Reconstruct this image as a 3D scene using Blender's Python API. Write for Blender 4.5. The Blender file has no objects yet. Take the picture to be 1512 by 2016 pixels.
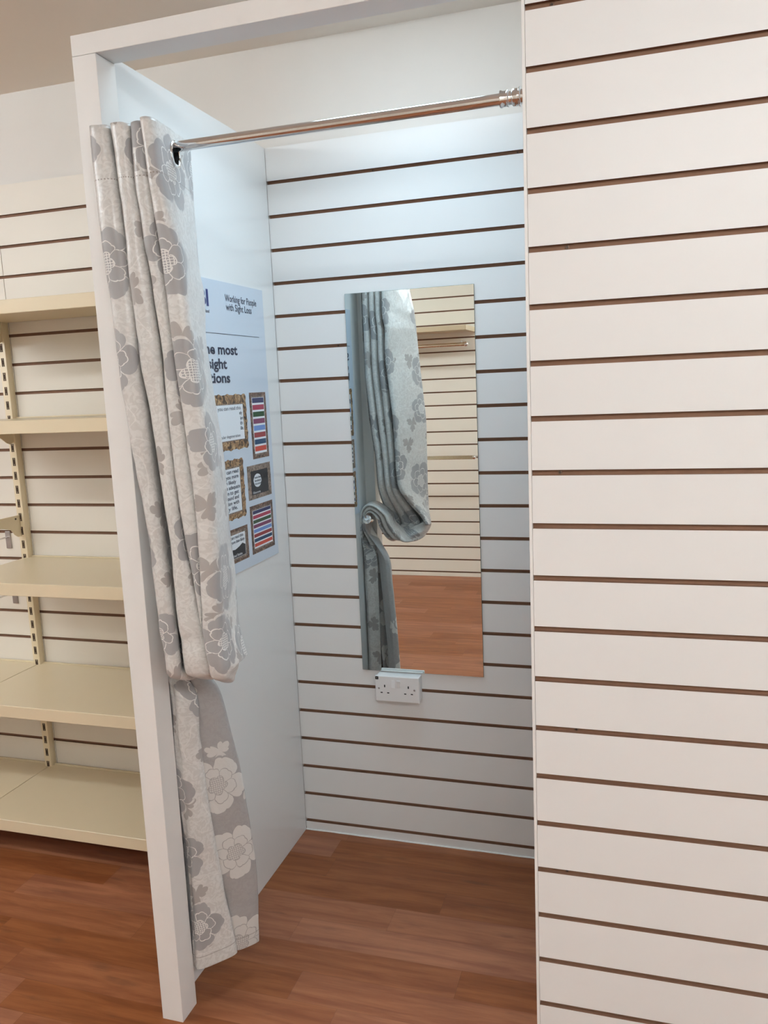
import bpy, bmesh, math, random
from mathutils import Vector, Matrix, noise
random.seed(7)
PI = math.pi
SC = bpy.context.scene
COL = SC.collection

# ------------------------------------------------------------------ camera
cam_d = bpy.data.cameras.new('camera'); cam = bpy.data.objects.new('camera', cam_d); COL.objects.link(cam)
cam_d.sensor_fit = 'VERTICAL'; cam_d.sensor_height = 36.0; cam_d.lens = 1607.07 / 2016 * 36
cam_d.clip_start = 0.02; cam_d.clip_end = 60
r_ = Vector((0.95497106, 0.29357142, -0.04296626)); u_ = Vector((-0.00455066, 0.15928987, 0.98722137)); f_ = Vector((-0.29666406, 0.94257231, -0.15345316))
cam.matrix_world = Matrix(((r_.x, u_.x, -f_.x, 1.09224), (r_.y, u_.y, -f_.y, -2.41674), (r_.z, u_.z, -f_.z, 1.50912), (0, 0, 0, 1)))
SC.camera = cam
# ------------------------------------------------------------------ world, exposure
w = bpy.data.worlds.new('world'); SC.world = w; w.use_nodes = True
w.node_tree.nodes['Background'].inputs[0].default_value = (1.0, 0.95, 0.88, 1)
w.node_tree.nodes['Background'].inputs[1].default_value = 0.05
SC.view_settings.view_transform = 'Standard'; SC.view_settings.look = 'None'
SC.view_settings.gamma = 1.0; SC.view_settings.exposure = 0.0
try: SC.view_settings.use_curve_mapping = False
except Exception: pass
WARM = (.905, .985, 1.035); COOL = (0.53, 0.80, 1.0)
CEIL = 2.53
# (x, y) of the ceiling battens; they shine down and sideways from their diffusers
BATTENS = [(-1.72, -1.98), (1.60, -3.1), (3.4, -2.5), (-3.8, -2.2)]
BATTEN_STRENGTH = 41.0
CUBE_PANEL = (0.50, -0.47, 3.9, COOL, .44)
def area_light(x, y, power, col, size):
    d = bpy.data.lights.new('ceiling_panel_light', 'AREA'); d.shape = 'SQUARE'; d.size = size * .92; d.energy = power; d.color = col; d.spread = math.radians(122)
    o = bpy.data.objects.new('ceiling_panel_light', d); COL.objects.link(o); o.location = (x, y, CEIL - .022); return o
area_light(*CUBE_PANEL)

# ------------------------------------------------------------------ materials
def mat(name, col, rough=.5, metal=0., spec=.5):
    m = bpy.data.materials.new(name); m.use_nodes = True
    b = m.node_tree.nodes['Principled BSDF']
    b.inputs['Base Color'].default_value = (*col, 1); b.inputs['Roughness'].default_value = rough
    b.inputs['Metallic'].default_value = metal; b.inputs['Specular IOR Level'].default_value = spec
    return m
def N(m, t, **kw):
    n = m.node_tree.nodes.new(t)
    for k, v in kw.items():
        if k.startswith('i_'): n.inputs[int(k[2:]) if k[2:].isdigit() else k[2:].replace('_', ' ')].default_value = v
        else: setattr(n, k, v)
    return n
def L(m, a, b): m.node_tree.links.new(a, b)
def bsdf(m): return m.node_tree.nodes['Principled BSDF']
def math_(m, op, a, b=None, c=None, clamp=False):
    n = N(m, 'ShaderNodeMath', operation=op); n.use_clamp = clamp
    for i, v in enumerate((a, b, c)):
        if v is None: continue
        if isinstance(v, (int, float)): n.inputs[i].default_value = v
        else: L(m, v, n.inputs[i])
    return n.outputs[0]
def smooth(m, v, lo, hi):
    n = N(m, 'ShaderNodeMapRange', interpolation_type='SMOOTHSTEP'); n.inputs['From Min'].default_value = lo; n.inputs['From Max'].default_value = hi
    L(m, v, n.inputs['Value']); return n.outputs[0]
def mixc(m, f, a, b):
    n = N(m, 'ShaderNodeMix', data_type='RGBA')
    if isinstance(f, float): n.inputs[0].default_value = f
    else: L(m, f, n.inputs[0])
    for i, v in ((6, a), (7, b)):
        if isinstance(v, tuple): n.inputs[i].default_value = (*v, 1)
        else: L(m, v, n.inputs[i])
    return n.outputs[2]
def mottled(name, c1, c2, scale, rough=.5, bump=0., spec=.5):
    m = mat(name, c1, rough, 0, spec)
    tc = N(m, 'ShaderNodeTexCoord'); n = N(m, 'ShaderNodeTexNoise'); n.inputs['Scale'].default_value = scale; n.inputs['Detail'].default_value = 4
    L(m, tc.outputs['Object'], n.inputs['Vector'])
    L(m, mixc(m, n.outputs[0], c1, c2), bsdf(m).inputs['Base Color'])
    if bump:
        bp = N(m, 'ShaderNodeBump'); bp.inputs['Strength'].default_value = bump; bp.inputs['Distance'].default_value = .001
        L(m, n.outputs[0], bp.inputs['Height']); L(m, bp.outputs[0], bsdf(m).inputs['Normal'])
    return m
M = {}
M['slat'] = mottled('white_slatwall_melamine', (.80, .79, .775), (.775, .765, .75), 3, .38, 0, .4)
M['slat_warm'] = mottled('warm_white_slatwall_melamine', (.77, .715, .635), (.75, .695, .615), 3, .38, 0, .4)
M['slat_cream'] = mottled('cream_slatwall_melamine', (.95, .91, .82), (.94, .895, .80), 3, .38, 0, .4)
M['mdf'] = mottled('brown_mdf_groove', (.26, .135, .082), (.21, .108, .064), 60, .8)
M['paint'] = mottled('white_gloss_wood_paint', (.83, .81, .785), (.79, .77, .745), 22, .35, .25)
M['board'] = mottled('white_partition_board', (.80, .80, .79), (.785, .785, .775), 4, .22, 0, .5)
M['plaster'] = mottled('off_white_plaster', (.76, .73, .69), (.73, .70, .66), 9, .85, .15)
M['ceiling'] = mottled('cream_ceiling_paint', (.87, .80, .72), (.84, .775, .695), 5, .9)
M['cream'] = mottled('cream_shelf_enamel', (.76, .645, .45), (.74, .625, .435), 8, .34, 0, .5)
M['slot'] = mat('dark_upright_slot', (.06, .035, .02), .8)
M['chrome'] = mat('polished_chrome', (.78, .77, .76), .09, 1.)
M['rail'] = mat('satin_steel_rail', (.72, .66, .56), .16, 1.)
M['greysteel'] = mat('grey_zinc_plate', (.42, .39, .38), .35, .8)
M['mirror'] = mat('mirror_silvering', (.90, .945, .925), .0, 1.)
M['glassedge'] = mat('mirror_glass_edge', (.10, .16, .14), .2)
M['plastic'] = mat('white_socket_plastic', (.80, .79, .78), .3)
M['black'] = mat('black_plastic', (.012, .012, .012), .5)
M['screw'] = mat('brown_countersunk_screw', (.20, .12, .08), .4, .6)
M['emitwarm'] = mat('warm_ceiling_panel', (1, 1, 1), .5)
bsdf(M['emitwarm']).inputs['Emission Color'].default_value = (*WARM, 1); bsdf(M['emitwarm']).inputs['Emission Strength'].default_value = BATTEN_STRENGTH
M['emitcool'] = mat('cool_ceiling_panel', (1, 1, 1), .5)
bsdf(M['emitcool']).inputs['Emission Color'].default_value = (.75, .9, 1, 1); bsdf(M['emitcool']).inputs['Emission Strength'].default_value = 4

def floor_mat():
    m = mat('oak_vinyl_plank', (.3, .15, .08), .38, 0, .3)
    tc = N(m, 'ShaderNodeTexCoord'); mp = N(m, 'ShaderNodeMapping'); mp.inputs['Location'].default_value = (.345 + 9.3, .04 + 10.2, 0)
    L(m, tc.outputs['Object'], mp.inputs['Vector'])
    sx = N(m, 'ShaderNodeSeparateXYZ'); L(m, mp.outputs[0], sx.inputs[0])
    PW, PL = .102, .93
    row = math_(m, 'FLOOR', math_(m, 'DIVIDE', sx.outputs[1], PW))
    wn = N(m, 'ShaderNodeTexWhiteNoise', noise_dimensions='1D'); L(m, math_(m, 'ADD', row, 3.7), wn.inputs['W'])
    xs = math_(m, 'ADD', math_(m, 'DIVIDE', sx.outputs[0], PL), wn.outputs['Value'])
    colI = math_(m, 'FLOOR', xs)
    cb = N(m, 'ShaderNodeCombineXYZ'); L(m, row, cb.inputs[0]); L(m, colI, cb.inputs[1])
    w2 = N(m, 'ShaderNodeTexWhiteNoise', noise_dimensions='2D'); L(m, cb.outputs[0], w2.inputs['Vector'])
    # grain, shifted per plank
    off = N(m, 'ShaderNodeVectorMath', operation='MULTIPLY_ADD'); L(m, w2.outputs['Color'], off.inputs[0]); off.inputs[1].default_value = (7, 7, 7); L(m, mp.outputs[0], off.inputs[2])
    st = N(m, 'ShaderNodeMapping'); st.inputs['Scale'].default_value = (1.6, 16, 1); L(m, off.outputs[0], st.inputs['Vector'])
    n1 = N(m, 'ShaderNodeTexNoise'); n1.inputs['Scale'].default_value = 2.0; n1.inputs['Detail'].default_value = 7; n1.inputs['Roughness'].default_value = .62; n1.inputs['Distortion'].default_value = .5; L(m, st.outputs[0], n1.inputs['Vector'])
    st2 = N(m, 'ShaderNodeMapping'); st2.inputs['Scale'].default_value = (6, 160, 1); L(m, off.outputs[0], st2.inputs['Vector'])
    n2 = N(m, 'ShaderNodeTexNoise'); n2.inputs['Scale'].default_value = 2.0; n2.inputs['Detail'].default_value = 3; L(m, st2.outputs[0], n2.inputs['Vector'])
    st3 = N(m, 'ShaderNodeMapping'); st3.inputs['Scale'].default_value = (5, 20, 1); L(m, off.outputs[0], st3.inputs['Vector'])
    n3 = N(m, 'ShaderNodeTexNoise'); n3.inputs['Scale'].default_value = 1.2; n3.inputs['Detail'].default_value = 5; L(m, st3.outputs[0], n3.inputs['Vector'])
    c = mixc(m, smooth(m, n1.outputs[0], .3, .72), (.225, .070, .028), (.36, .130, .052))
    c = mixc(m, math_(m, 'MULTIPLY', smooth(m, n2.outputs[0], .45, .7), .22), c, (.22, .085, .04))
    c = mixc(m, math_(m, 'MULTIPLY', smooth(m, n3.outputs[0], .60, .74), .5), c, (.15, .06, .032))
    hs = N(m, 'ShaderNodeHueSaturation'); L(m, c, hs.inputs['Color']); L(m, math_(m, 'MULTIPLY_ADD', w2.outputs['Value'], .36, .80), hs.inputs['Value'])
    L(m, math_(m, 'MULTIPLY_ADD', w2.outputs['Value'], -.14, 1.05), hs.inputs['Saturation'])
    # fine joints
    fy = math_(m, 'FRACT', math_(m, 'DIVIDE', sx.outputs[1], PW)); fx = math_(m, 'FRACT', xs)
    jy = math_(m, 'LESS_THAN', fy, .012); jx = math_(m, 'LESS_THAN', fx, .0014)
    c2 = mixc(m, math_(m, 'MULTIPLY', math_(m, 'MAXIMUM', jy, jx), .35), hs.outputs[0], (.10, .045, .025))
    L(m, c2, bsdf(m).inputs['Base Color'])
    L(m, math_(m, 'MULTIPLY_ADD', n2.outputs[0], .12, .36), bsdf(m).inputs['Roughness'])
    return m
M['floor'] = floor_mat()

HEMV = 2.27
def damask(inverse=False):
    """cream woven ground, grey peonies with pale outlined petals, leaf sprays, sheen"""
    m = mat('floral_damask_reverse' if inverse else 'floral_damask', (.6, .58, .55), .42, 0, .45)
    uv = N(m, 'ShaderNodeUVMap'); uv.uv_map = 'UVMap'
    nd = N(m, 'ShaderNodeTexNoise'); nd.inputs['Scale'].default_value = 26; nd.inputs['Detail'].default_value = 1; L(m, uv.outputs[0], nd.inputs['Vector'])
    dv = N(m, 'ShaderNodeVectorMath', operation='MULTIPLY_ADD'); L(m, nd.outputs['Color'], dv.inputs[0]); dv.inputs[1].default_value = (.016, .016, 0); L(m, uv.outputs[0], dv.inputs[2])
    flat = N(m, 'ShaderNodeVectorMath', operation='MULTIPLY'); flat.inputs[1].default_value = (1, 1, 0); L(m, dv.outputs[0], flat.inputs[0]); P = flat.outputs[0]
    def cells(scale, rand, off):
        o_ = N(m, 'ShaderNodeVectorMath', operation='ADD'); L(m, P, o_.inputs[0]); o_.inputs[1].default_value = (*off, 0)
        v = N(m, 'ShaderNodeTexVoronoi', voronoi_dimensions='2D', feature='F1'); v.inputs['Scale'].default_value = scale; v.inputs['Randomness'].default_value = rand; L(m, o_.outputs[0], v.inputs['Vector'])
        d_ = N(m, 'ShaderNodeVectorMath', operation='SUBTRACT'); L(m, o_.outputs[0], d_.inputs[0]); L(m, v.outputs['Position'], d_.inputs[1])
        sp = N(m, 'ShaderNodeSeparateXYZ'); L(m, d_.outputs[0], sp.inputs[0]); cs = N(m, 'ShaderNodeSeparateColor'); L(m, v.outputs['Color'], cs.inputs[0])
        th = math_(m, 'ADD', math_(m, 'ARCTAN2', sp.outputs[1], sp.outputs[0]), math_(m, 'MULTIPLY', cs.outputs[0], 6.28))
        ln = N(m, 'ShaderNodeVectorMath', operation='LENGTH'); L(m, d_.outputs[0], ln.inputs[0])
        return th, ln.outputs['Value'], cs.outputs[1]
    def lobes(th, n_, ph=0.): return math_(m, 'POWER', math_(m, 'ABSOLUTE', math_(m, 'COSINE', math_(m, 'MULTIPLY_ADD', th, n_ / 2, ph))), .6)
    def band(v, w0, w1): return math_(m, 'SUBTRACT', 1.0, smooth(m, math_(m, 'ABSOLUTE', v), w0, w1))
    th, r, rnd_ = cells(4.9, .5, (.31, .17))
    R0 = math_(m, 'MULTIPLY_ADD', rnd_, .018, .060)
    l5 = lobes(th, 5); l7 = lobes(th, 6, .9); l15 = lobes(th, 15, .3)
    rout = math_(m, 'MULTIPLY', R0, math_(m, 'ADD', math_(m, 'MULTIPLY_ADD', l5, .34, .66), math_(m, 'MULTIPLY', l15, .07)))
    rmid = math_(m, 'MULTIPLY', R0, math_(m, 'ADD', math_(m, 'MULTIPLY_ADD', l7, .20, .44), math_(m, 'MULTIPLY', l15, .04)))
    rin = math_(m, 'MULTIPLY', R0, math_(m, 'MULTIPLY_ADD', l5, .12, .22))
    flower = math_(m, 'LESS_THAN', r, rout)
    out_band = math_(m, 'GREATER_THAN', r, rmid)
    mid_band = math_(m, 'MULTIPLY', math_(m, 'SUBTRACT', 1.0, out_band), math_(m, 'GREATER_THAN', r, rin))
    e1 = band(math_(m, 'SUBTRACT', r, rmid), .0006, .0016); e2 = band(math_(m, 'SUBTRACT', r, rin), .0006, .0015)
    rad1 = math_(m, 'MULTIPLY', out_band, band(math_(m, 'MULTIPLY', math_(m, 'COSINE', math_(m, 'MULTIPLY', th, 2.5)), r), .0012, .0032))
    rad2 = math_(m, 'MULTIPLY', mid_band, band(math_(m, 'MULTIPLY', math_(m, 'COSINE', math_(m, 'MULTIPLY_ADD', th, 3, .9)), r), .0012, .0034))
    line = math_(m, 'MAXIMUM', math_(m, 'MAXIMUM', e1, e2), math_(m, 'MAXIMUM', rad1, rad2))
    core = math_(m, 'LESS_THAN', r, math_(m, 'MULTIPLY', rin, .95))
    dots = N(m, 'ShaderNodeTexVoronoi', voronoi_dimensions='2D', feature='DISTANCE_TO_EDGE'); dots.inputs['Scale'].default_value = 190; dots.inputs['Randomness'].default_value = .3; L(m, uv.outputs[0], dots.inputs['Vector'])
    cored = math_(m, 'MULTIPLY', core, math_(m, 'SUBTRACT', 1.0, smooth(m, dots.outputs[0], .08, .2)))
    lt, lr, lrnd = cells(8.5, .8, (.02, .09))
    lrad = math_(m, 'MULTIPLY', math_(m, 'MULTIPLY_ADD', lobes(lt, 3), .030, .006), math_(m, 'MULTIPLY_ADD', lobes(lt, 9, .4), .3, .7))
    nofl = math_(m, 'GREATER_THAN', r, math_(m, 'MULTIPLY', rout, 1.08))
    leaf = math_(m, 'MULTIPLY', math_(m, 'MULTIPLY', math_(m, 'LESS_THAN', lr, lrad), nofl), math_(m, 'GREATER_THAN', lrnd, .45))
    lf = N(m, 'ShaderNodeTexNoise'); lf.inputs['Scale'].default_value = 11; lf.inputs['Detail'].default_value = 0; lf.inputs['Distortion'].default_value = .8; L(m, uv.outputs[0], lf.inputs['Vector'])
    stem = math_(m, 'MULTIPLY', band(math_(m, 'SUBTRACT', lf.outputs[0], .5), .006, .012), nofl)
    sc = N(m, 'ShaderNodeTexNoise'); sc.inputs['Scale'].default_value = 48; sc.inputs['Detail'].default_value = 3; sc.inputs['Distortion'].default_value = 2.5; L(m, uv.outputs[0], sc.inputs['Vector'])
    CR, GR, LN = ((.585, .565, .54), (.66, .645, .62)), (.345, .335, .335), (.76, .74, .71)
    if inverse: CR, GR, LN = ((.345, .33, .325), (.365, .35, .345)), (.60, .58, .555), (.36, .34, .33)
    ground = mixc(m, smooth(m, sc.outputs[0], .42, .58), CR[0], CR[1])
    c = mixc(m, flower, ground, GR)
    c = mixc(m, math_(m, 'MULTIPLY', stem, .5), c, LN)
    c = mixc(m, leaf, c, GR if inverse else (.40, .37, .35))
    c = mixc(m, math_(m, 'MULTIPLY', flower, line), c, LN)
    c = mixc(m, math_(m, 'MULTIPLY', flower, cored), c, LN)
    # header stitching
    su = N(m, 'ShaderNodeSeparateXYZ'); L(m, uv.outputs[0], su.inputs[0])
    dv_ = math_(m, 'ABSOLUTE', math_(m, 'SUBTRACT', su.outputs[1], .104))
    st = math_(m, 'MULTIPLY', math_(m, 'LESS_THAN', dv_, .0013), math_(m, 'LESS_THAN', math_(m, 'FRACT', math_(m, 'MULTIPLY', su.outputs[0], 170)), .5))
    c = mixc(m, math_(m, 'MULTIPLY', st, .7), c, (.22, .18, .15))
    hem = math_(m, 'LESS_THAN', math_(m, 'ABSOLUTE', math_(m, 'SUBTRACT', su.outputs[1], HEMV)), .0011)
    c = mixc(m, math_(m, 'MULTIPLY', hem, .6), c, (.25, .22, .20))
    L(m, c, bsdf(m).inputs['Base Color'])
    # weave bump
    wv = N(m, 'ShaderNodeTexNoise'); wv.inputs['Scale'].default_value = 30; wv.inputs['Detail'].default_value = 4; L(m, uv.outputs[0], wv.inputs['Vector'])
    h = math_(m, 'ADD', math_(m, 'MULTIPLY', wv.outputs[0], 1.0), math_(m, 'MULTIPLY', math_(m, 'MAXIMUM', math_(m, 'MULTIPLY', flower, line), 0.0), .15))
    bp = N(m, 'ShaderNodeBump'); bp.inputs['Strength'].default_value = .5; bp.inputs['Distance'].default_value = .004; L(m, h, bp.inputs['Height']); L(m, bp.outputs[0], bsdf(m).inputs['Normal'])
    L(m, math_(m, 'MULTIPLY_ADD', flower, .16, .27), bsdf(m).inputs['Roughness'])
    bsdf(m).inputs['Sheen Weight'].default_value = .25
    return m
M['damask'] = damask(); M['damask_back'] = damask(True)

# ------------------------------------------------------------------ helpers
WORLD = {}
def tag(o, label=None, cat=None, group=None, kind=None):
    for k, v in (('label', label), ('category', cat), ('group', group), ('kind', kind)):
        if v: o[k] = v
    return o
def thing(name, loc, label, cat, group=None):
    o = bpy.data.objects.new(name, None); COL.objects.link(o); o.location = loc; o.empty_display_size = .05
    WORLD[o.name] = Vector(loc); return tag(o, label, cat, group)
def obj(name, bm, mats, parent=None, smooth_=False, origin=None):
    me = bpy.data.meshes.new(name)
    if isinstance(mats, bpy.types.Material): mats = [mats]
    org = WORLD[parent.name] if parent is not None else Vector(origin or (0, 0, 0))
    if org.length: bmesh.ops.translate(bm, verts=bm.verts[:], vec=-org)
    bmesh.ops.recalc_face_normals(bm, faces=bm.faces[:]) if not bm.faces or not getattr(bm, 'keep', False) else None
    bm.to_mesh(me); bm.free()
    for m_ in mats: me.materials.append(m_)
    if smooth_:
        for p_ in me.polygons: p_.use_smooth = True
        if smooth_ != 'all':
            try: me.set_sharp_from_angle(angle=math.radians(40))
            except Exception: pass
    o = bpy.data.objects.new(name, me); COL.objects.link(o)
    if parent is not None: o.parent = parent
    else: o.location = org
    WORLD[o.name] = org
    return o
def box(bm, x0, x1, y0, y1, z0, z1, mi=0, bevel=0., seg=2):
    r = bmesh.ops.create_cube(bm, size=1.0); vs = r['verts']
    bmesh.ops.scale(bm, vec=(abs(x1 - x0), abs(y1 - y0), abs(z1 - z0)), verts=vs)
    bmesh.ops.translate(bm, vec=((x0 + x1) / 2, (y0 + y1) / 2, (z0 + z1) / 2), verts=vs)
    fs = set(f for v in vs for f in v.link_faces)
    for f in fs: f.material_index = mi
    if bevel:
        es = list(set(e for v in vs for e in v.link_edges))
        rr = bmesh.ops.bevel(bm, geom=es, offset=bevel, segments=seg, affect='EDGES', profile=.5)
        for f in rr['faces']: f.material_index = mi
    return vs
def newbox(*a, **k):
    bm = bmesh.new(); box(bm, *a, **k); return bm
def lathe(bm, prof, origin, axis, seg=32, mi=0):
    """prof: (distance along axis, radius)"""
    ax = Vector(axis).normalized(); t = Vector((0, 0, 1)) if abs(ax.z) < .9 else Vector((1, 0, 0))
    e1 = ax.cross(t).normalized(); e2 = ax.cross(e1); O = Vector(origin); rings = []
    for d, r in prof:
        rings.append([bm.verts.new(O + ax * d + (e1 * math.cos(2 * PI * k / seg) + e2 * math.sin(2 * PI * k / seg)) * max(r, 1e-5)) for k in range(seg)])
    for a, b in zip(rings, rings[1:]):
        for k in range(seg):
            f = bm.faces.new((a[k], a[(k + 1) % seg], b[(k + 1) % seg], b[k])); f.material_index = mi
    for rg in (rings[0], rings[-1]):
        f = bm.faces.new(rg); f.material_index = mi
def tube(bm, pts, r, seg=14, mi=0):
    pts = [Vector(p_) for p_ in pts]; rings = []; prev = None
    for i, p_ in enumerate(pts):
        d = (pts[min(i + 1, len(pts) - 1)] - pts[max(i - 1, 0)]).normalized()
        if prev is None:
            t = Vector((0, 0, 1)) if abs(d.z) < .9 else Vector((1, 0, 0)); e1 = d.cross(t).normalized()
        else: e1 = (prev - d * prev.dot(d)).normalized()
        prev = e1; e2 = d.cross(e1); rr = r[i] if isinstance(r, (list, tuple)) else r
        rings.append([bm.verts.new(p_ + (e1 * math.cos(2 * PI * k / seg) + e2 * math.sin(2 * PI * k / seg)) * rr) for k in range(seg)])
    for a, b in zip(rings, rings[1:]):
        for k in range(seg):
            f = bm.faces.new((a[k], a[(k + 1) % seg], b[(k + 1) % seg], b[k])); f.material_index = mi
    for rg in (rings[0], rings[-1]): bm.faces.new(rg).material_index = mi
def prism(bm, pts2, fn, t0, t1, mi=0):
    """extrude polygon pts2 (a,b); fn(a,b,t)->xyz"""
    A = [bm.verts.new(fn(a, b, t0)) for a, b in pts2]; B = [bm.verts.new(fn(a, b, t1)) for a, b in pts2]
    fs = [bm.faces.new(A), bm.faces.new(B[::-1])]; n = len(A)
    for i in range(n): fs.append(bm.faces.new((A[i], B[i], B[(i + 1) % n], A[(i + 1) % n])))
    for f in fs: f.material_index = mi

# ------------------------------------------------------------------ room structure
XL, XR, YF = -4.6, 4.6, -3.73
GZ = [.036 + .1 * i for i in range(22)]; PTOP = 2.238; GH = .0104; GD = .0085; TH = .018
def slats(bm, x0, x1, yf, sgn, top=PTOP, joint=None, mi=0):
    """yf = front plane, sgn=+1 body extends to +y; grooves are real gaps over an MDF core"""
    y1 = yf + sgn * GD; y2 = yf + sgn * TH
    box(bm, x0, x1, min(y1, y2), max(y1, y2), 0, top, 1)
    zs = [0.] + [z for g in GZ for z in (g - GH / 2, g + GH / 2)] + [top]
    xs = [x0, x1] if joint is None else None
    segs = [(x0, x1)] if joint is None else [(x0, joint - .0012), (joint + .0012, x1)]
    for a, b in segs:
        for k in range(0, len(zs), 2):
            vs = box(bm, a, b, min(yf, y1), max(yf, y1), zs[k], zs[k + 1], mi)
            for f in set(f for v in vs for f in v.link_faces):
                f.normal_update()
                if abs(f.normal.z) > .5 and 0.001 < f.calc_center_median().z < top - .001: f.material_index = 1
bm = bmesh.new(); box(bm, XL, XR, YF - .1, .12, -.08, 0)
tag(obj('floor', bm, M['floor']), kind='structure')
bm = bmesh.new(); box(bm, XL, XR, YF - .1, .12, CEIL, CEIL + .08)
tag(obj('ceiling', bm, M['ceiling']), kind='structure')
# back wall: plaster with slatwall fixed to it, from the left shop corner to the cubicle's right side
bm = bmesh.new()
slats(bm, XL, -.019, 0, 1, joint=-1.017, mi=3)
slats(bm, .0008, .885, 0, 1)
box(bm, XL, XR, TH + .0005, .12, 0, CEIL, 2)
wb = tag(obj('wall_back', bm, [M['slat'], M['mdf'], M['plaster'], M['slat_warm']]), kind='structure')
# partition between the shelving and the cubicle
bm = newbox(-.018, 0, -.83, 0, 0, PTOP, bevel=.0008)
wl = tag(obj('wall_left', bm, M['board']), kind='structure')
# slat wall on the right of the opening, with its return into the cubicle
YR = -.8933; XE = .8978
bm = bmesh.new(); slats(bm, .9041, XR, YR, 1)
wr = tag(obj('wall_right', bm, [M['slat'], M['mdf']]), kind='structure')
bm = newbox(XE, .9036, YR - .0006, YR + TH, 0, PTOP, bevel=.0006)
tag(obj('trim_1', bm, M['paint']), kind='structure')
bm = newbox(XE, XE + .018, YR + TH + .0005, 0, 0, PTOP)
tag(obj('trim_2', bm, M['board']), kind='structure')
bm = bmesh.new(); slats(bm, XL, XR, YF, -1); box(bm, XL, XR, YF - .1, YF - TH - .0005, 0, CEIL, 2)
tag(obj('wall_front', bm, [M['slat_cream'], M['mdf'], M['plaster']]), kind='structure')
for nm, a, b in (('wall_far_left', XL - .1, XL), ('wall_far_right', XR, XR + .1)):
    tag(obj(nm, newbox(a, b, YF - .1, .12, 0, CEIL), M['plaster']), kind='structure')
# rough sealant line where the cubicle floor meets the slat wall
bm = bmesh.new(); n = 60; pts = []
for i in range(n + 1):
    x = .001 + (XE - .002) * i / n; pts.append((x, -.0015 - .0025 * noise.noise(Vector((x * 17, 3, 0))), .0012))
tube(bm, pts, .0028, 6)
tag(obj('trim_3', bm, M['paint'], smooth_=True), kind='structure')
# screws in the grooves
def screw(x, y, z, par):
    bm = bmesh.new(); lathe(bm, [(0, .0042), (.0012, .0040), (.0018, .0020)], (x, y, z), (0, -1, 0), 16)
    box(bm, x - .0025, x + .0025, y - .0022, y - .0017, z - .0005, z + .0005, 1); box(bm, x - .0005, x + .0005, y - .0022, y - .0017, z - .0025, z + .0025, 1)
    obj('screw', bm, [M['screw'], M['black']], par)
for x, z in ((.971, 1.736), (.955, 1.336), (.981, .836), (.961, .536), (.949, 2.136)): screw(x, YR + GD, z, wr)
for x, z in ((.341, 2.136), (.767, 2.136), (.205, 1.636)): screw(x, GD, z, wb)

# ------------------------------------------------------------------ cubicle frame
t = thing('cubicle_frame', (.015, -.855, 0), 'white painted timber frame of post and header round the cubicle opening', 'frame')
bm = newbox(-.0131, .0433, -.8876, -.8227, 0, 2.1962, bevel=.0012)
obj('post', bm, M['paint'], t)
bm = newbox(-.0131, XE + .02, -.8876, -.8227, 2.1966, 2.2366, bevel=.0012)
obj('header_beam', bm, M['paint'], t)

# ------------------------------------------------------------------ ceiling panels
for (x, y), lab in zip(BATTENS, ('long white light batten on the ceiling in front of the cream shelving', 'long white light batten on the ceiling above the photographer', 'long white light batten on the ceiling by the right slat wall', 'long white light batten on the ceiling at the far left of the shop')):
    t = thing('light_batten', (x, y, CEIL), lab, 'ceiling light')
    obj('housing', newbox(x - .76, x + .76, y - .035, y + .035, CEIL - .035, CEIL, bevel=.003), M['paint'], t)
    obj('diffuser', newbox(x - .75, x + .75, y - .043, y + .043, CEIL - .110, CEIL - .0355, bevel=.010, seg=3), M['emitwarm'], t)
    obj('end_cap', newbox(x - .762, x - .7505, y - .044, y + .044, CEIL - .111, CEIL - .0355, bevel=.002), M['paint'], t)
    obj('end_cap', newbox(x + .7505, x + .762, y - .044, y + .044, CEIL - .111, CEIL - .0355, bevel=.002), M['paint'], t)
x, y, pw, c, s = CUBE_PANEL
t = thing('ceiling_light_panel', (x, y, CEIL), 'cool white square light panel in the ceiling over the fitting cubicle', 'ceiling light')
bm = bmesh.new(); h = s / 2
box(bm, x - h, x + h, y - h, y - h + .015, CEIL - .012, CEIL); box(bm, x - h, x + h, y + h - .015, y + h, CEIL - .012, CEIL)
box(bm, x - h, x - h + .015, y - h + .015, y + h - .015, CEIL - .012, CEIL); box(bm, x + h - .015, x + h, y - h + .015, y + h - .015, CEIL - .012, CEIL)
obj('frame', bm, M['paint'], t)
obj('diffuser', newbox(x - h + .015, x + h - .015, y - h + .015, y + h - .015, CEIL - .009, CEIL), M['emitcool'], t)

# ------------------------------------------------------------------ shelving on the left
UX = -1.035
def upright(x, label):
    t = thing('shelf_upright', (x, 0, 0), label, 'shelf upright', 'slotted uprights of the shelving')
    bm = bmesh.new(); w_ = .0145
    box(bm, x - w_, x + w_, -.028, 0, .02, 1.79, bevel=.0015); obj('channel', bm, M['cream'], t, True)
    first = None
    for k in range(34):
        z = .095 + .05 * k
        if z > 1.77: break
        if first is None:
            bm = bmesh.new()
            for s_ in (-1, 1): box(bm, x + s_ * .0032 - .0023, x + s_ * .0032 + .0023, -.0286, -.0270, z - .0145, z + .0145)
            box(bm, x - .001, x + .001, -.0286, -.0270, z - .0075, z + .0075)
            first = obj('slot', bm, M['slot'], t); first['label'] = 'dark paired slot'
        else:
            c_ = first.copy(); COL.objects.link(c_); c_.location.z = .05 * k
upright(UX, 'slotted cream upright standing against the slat wall behind the shelves')
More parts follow.
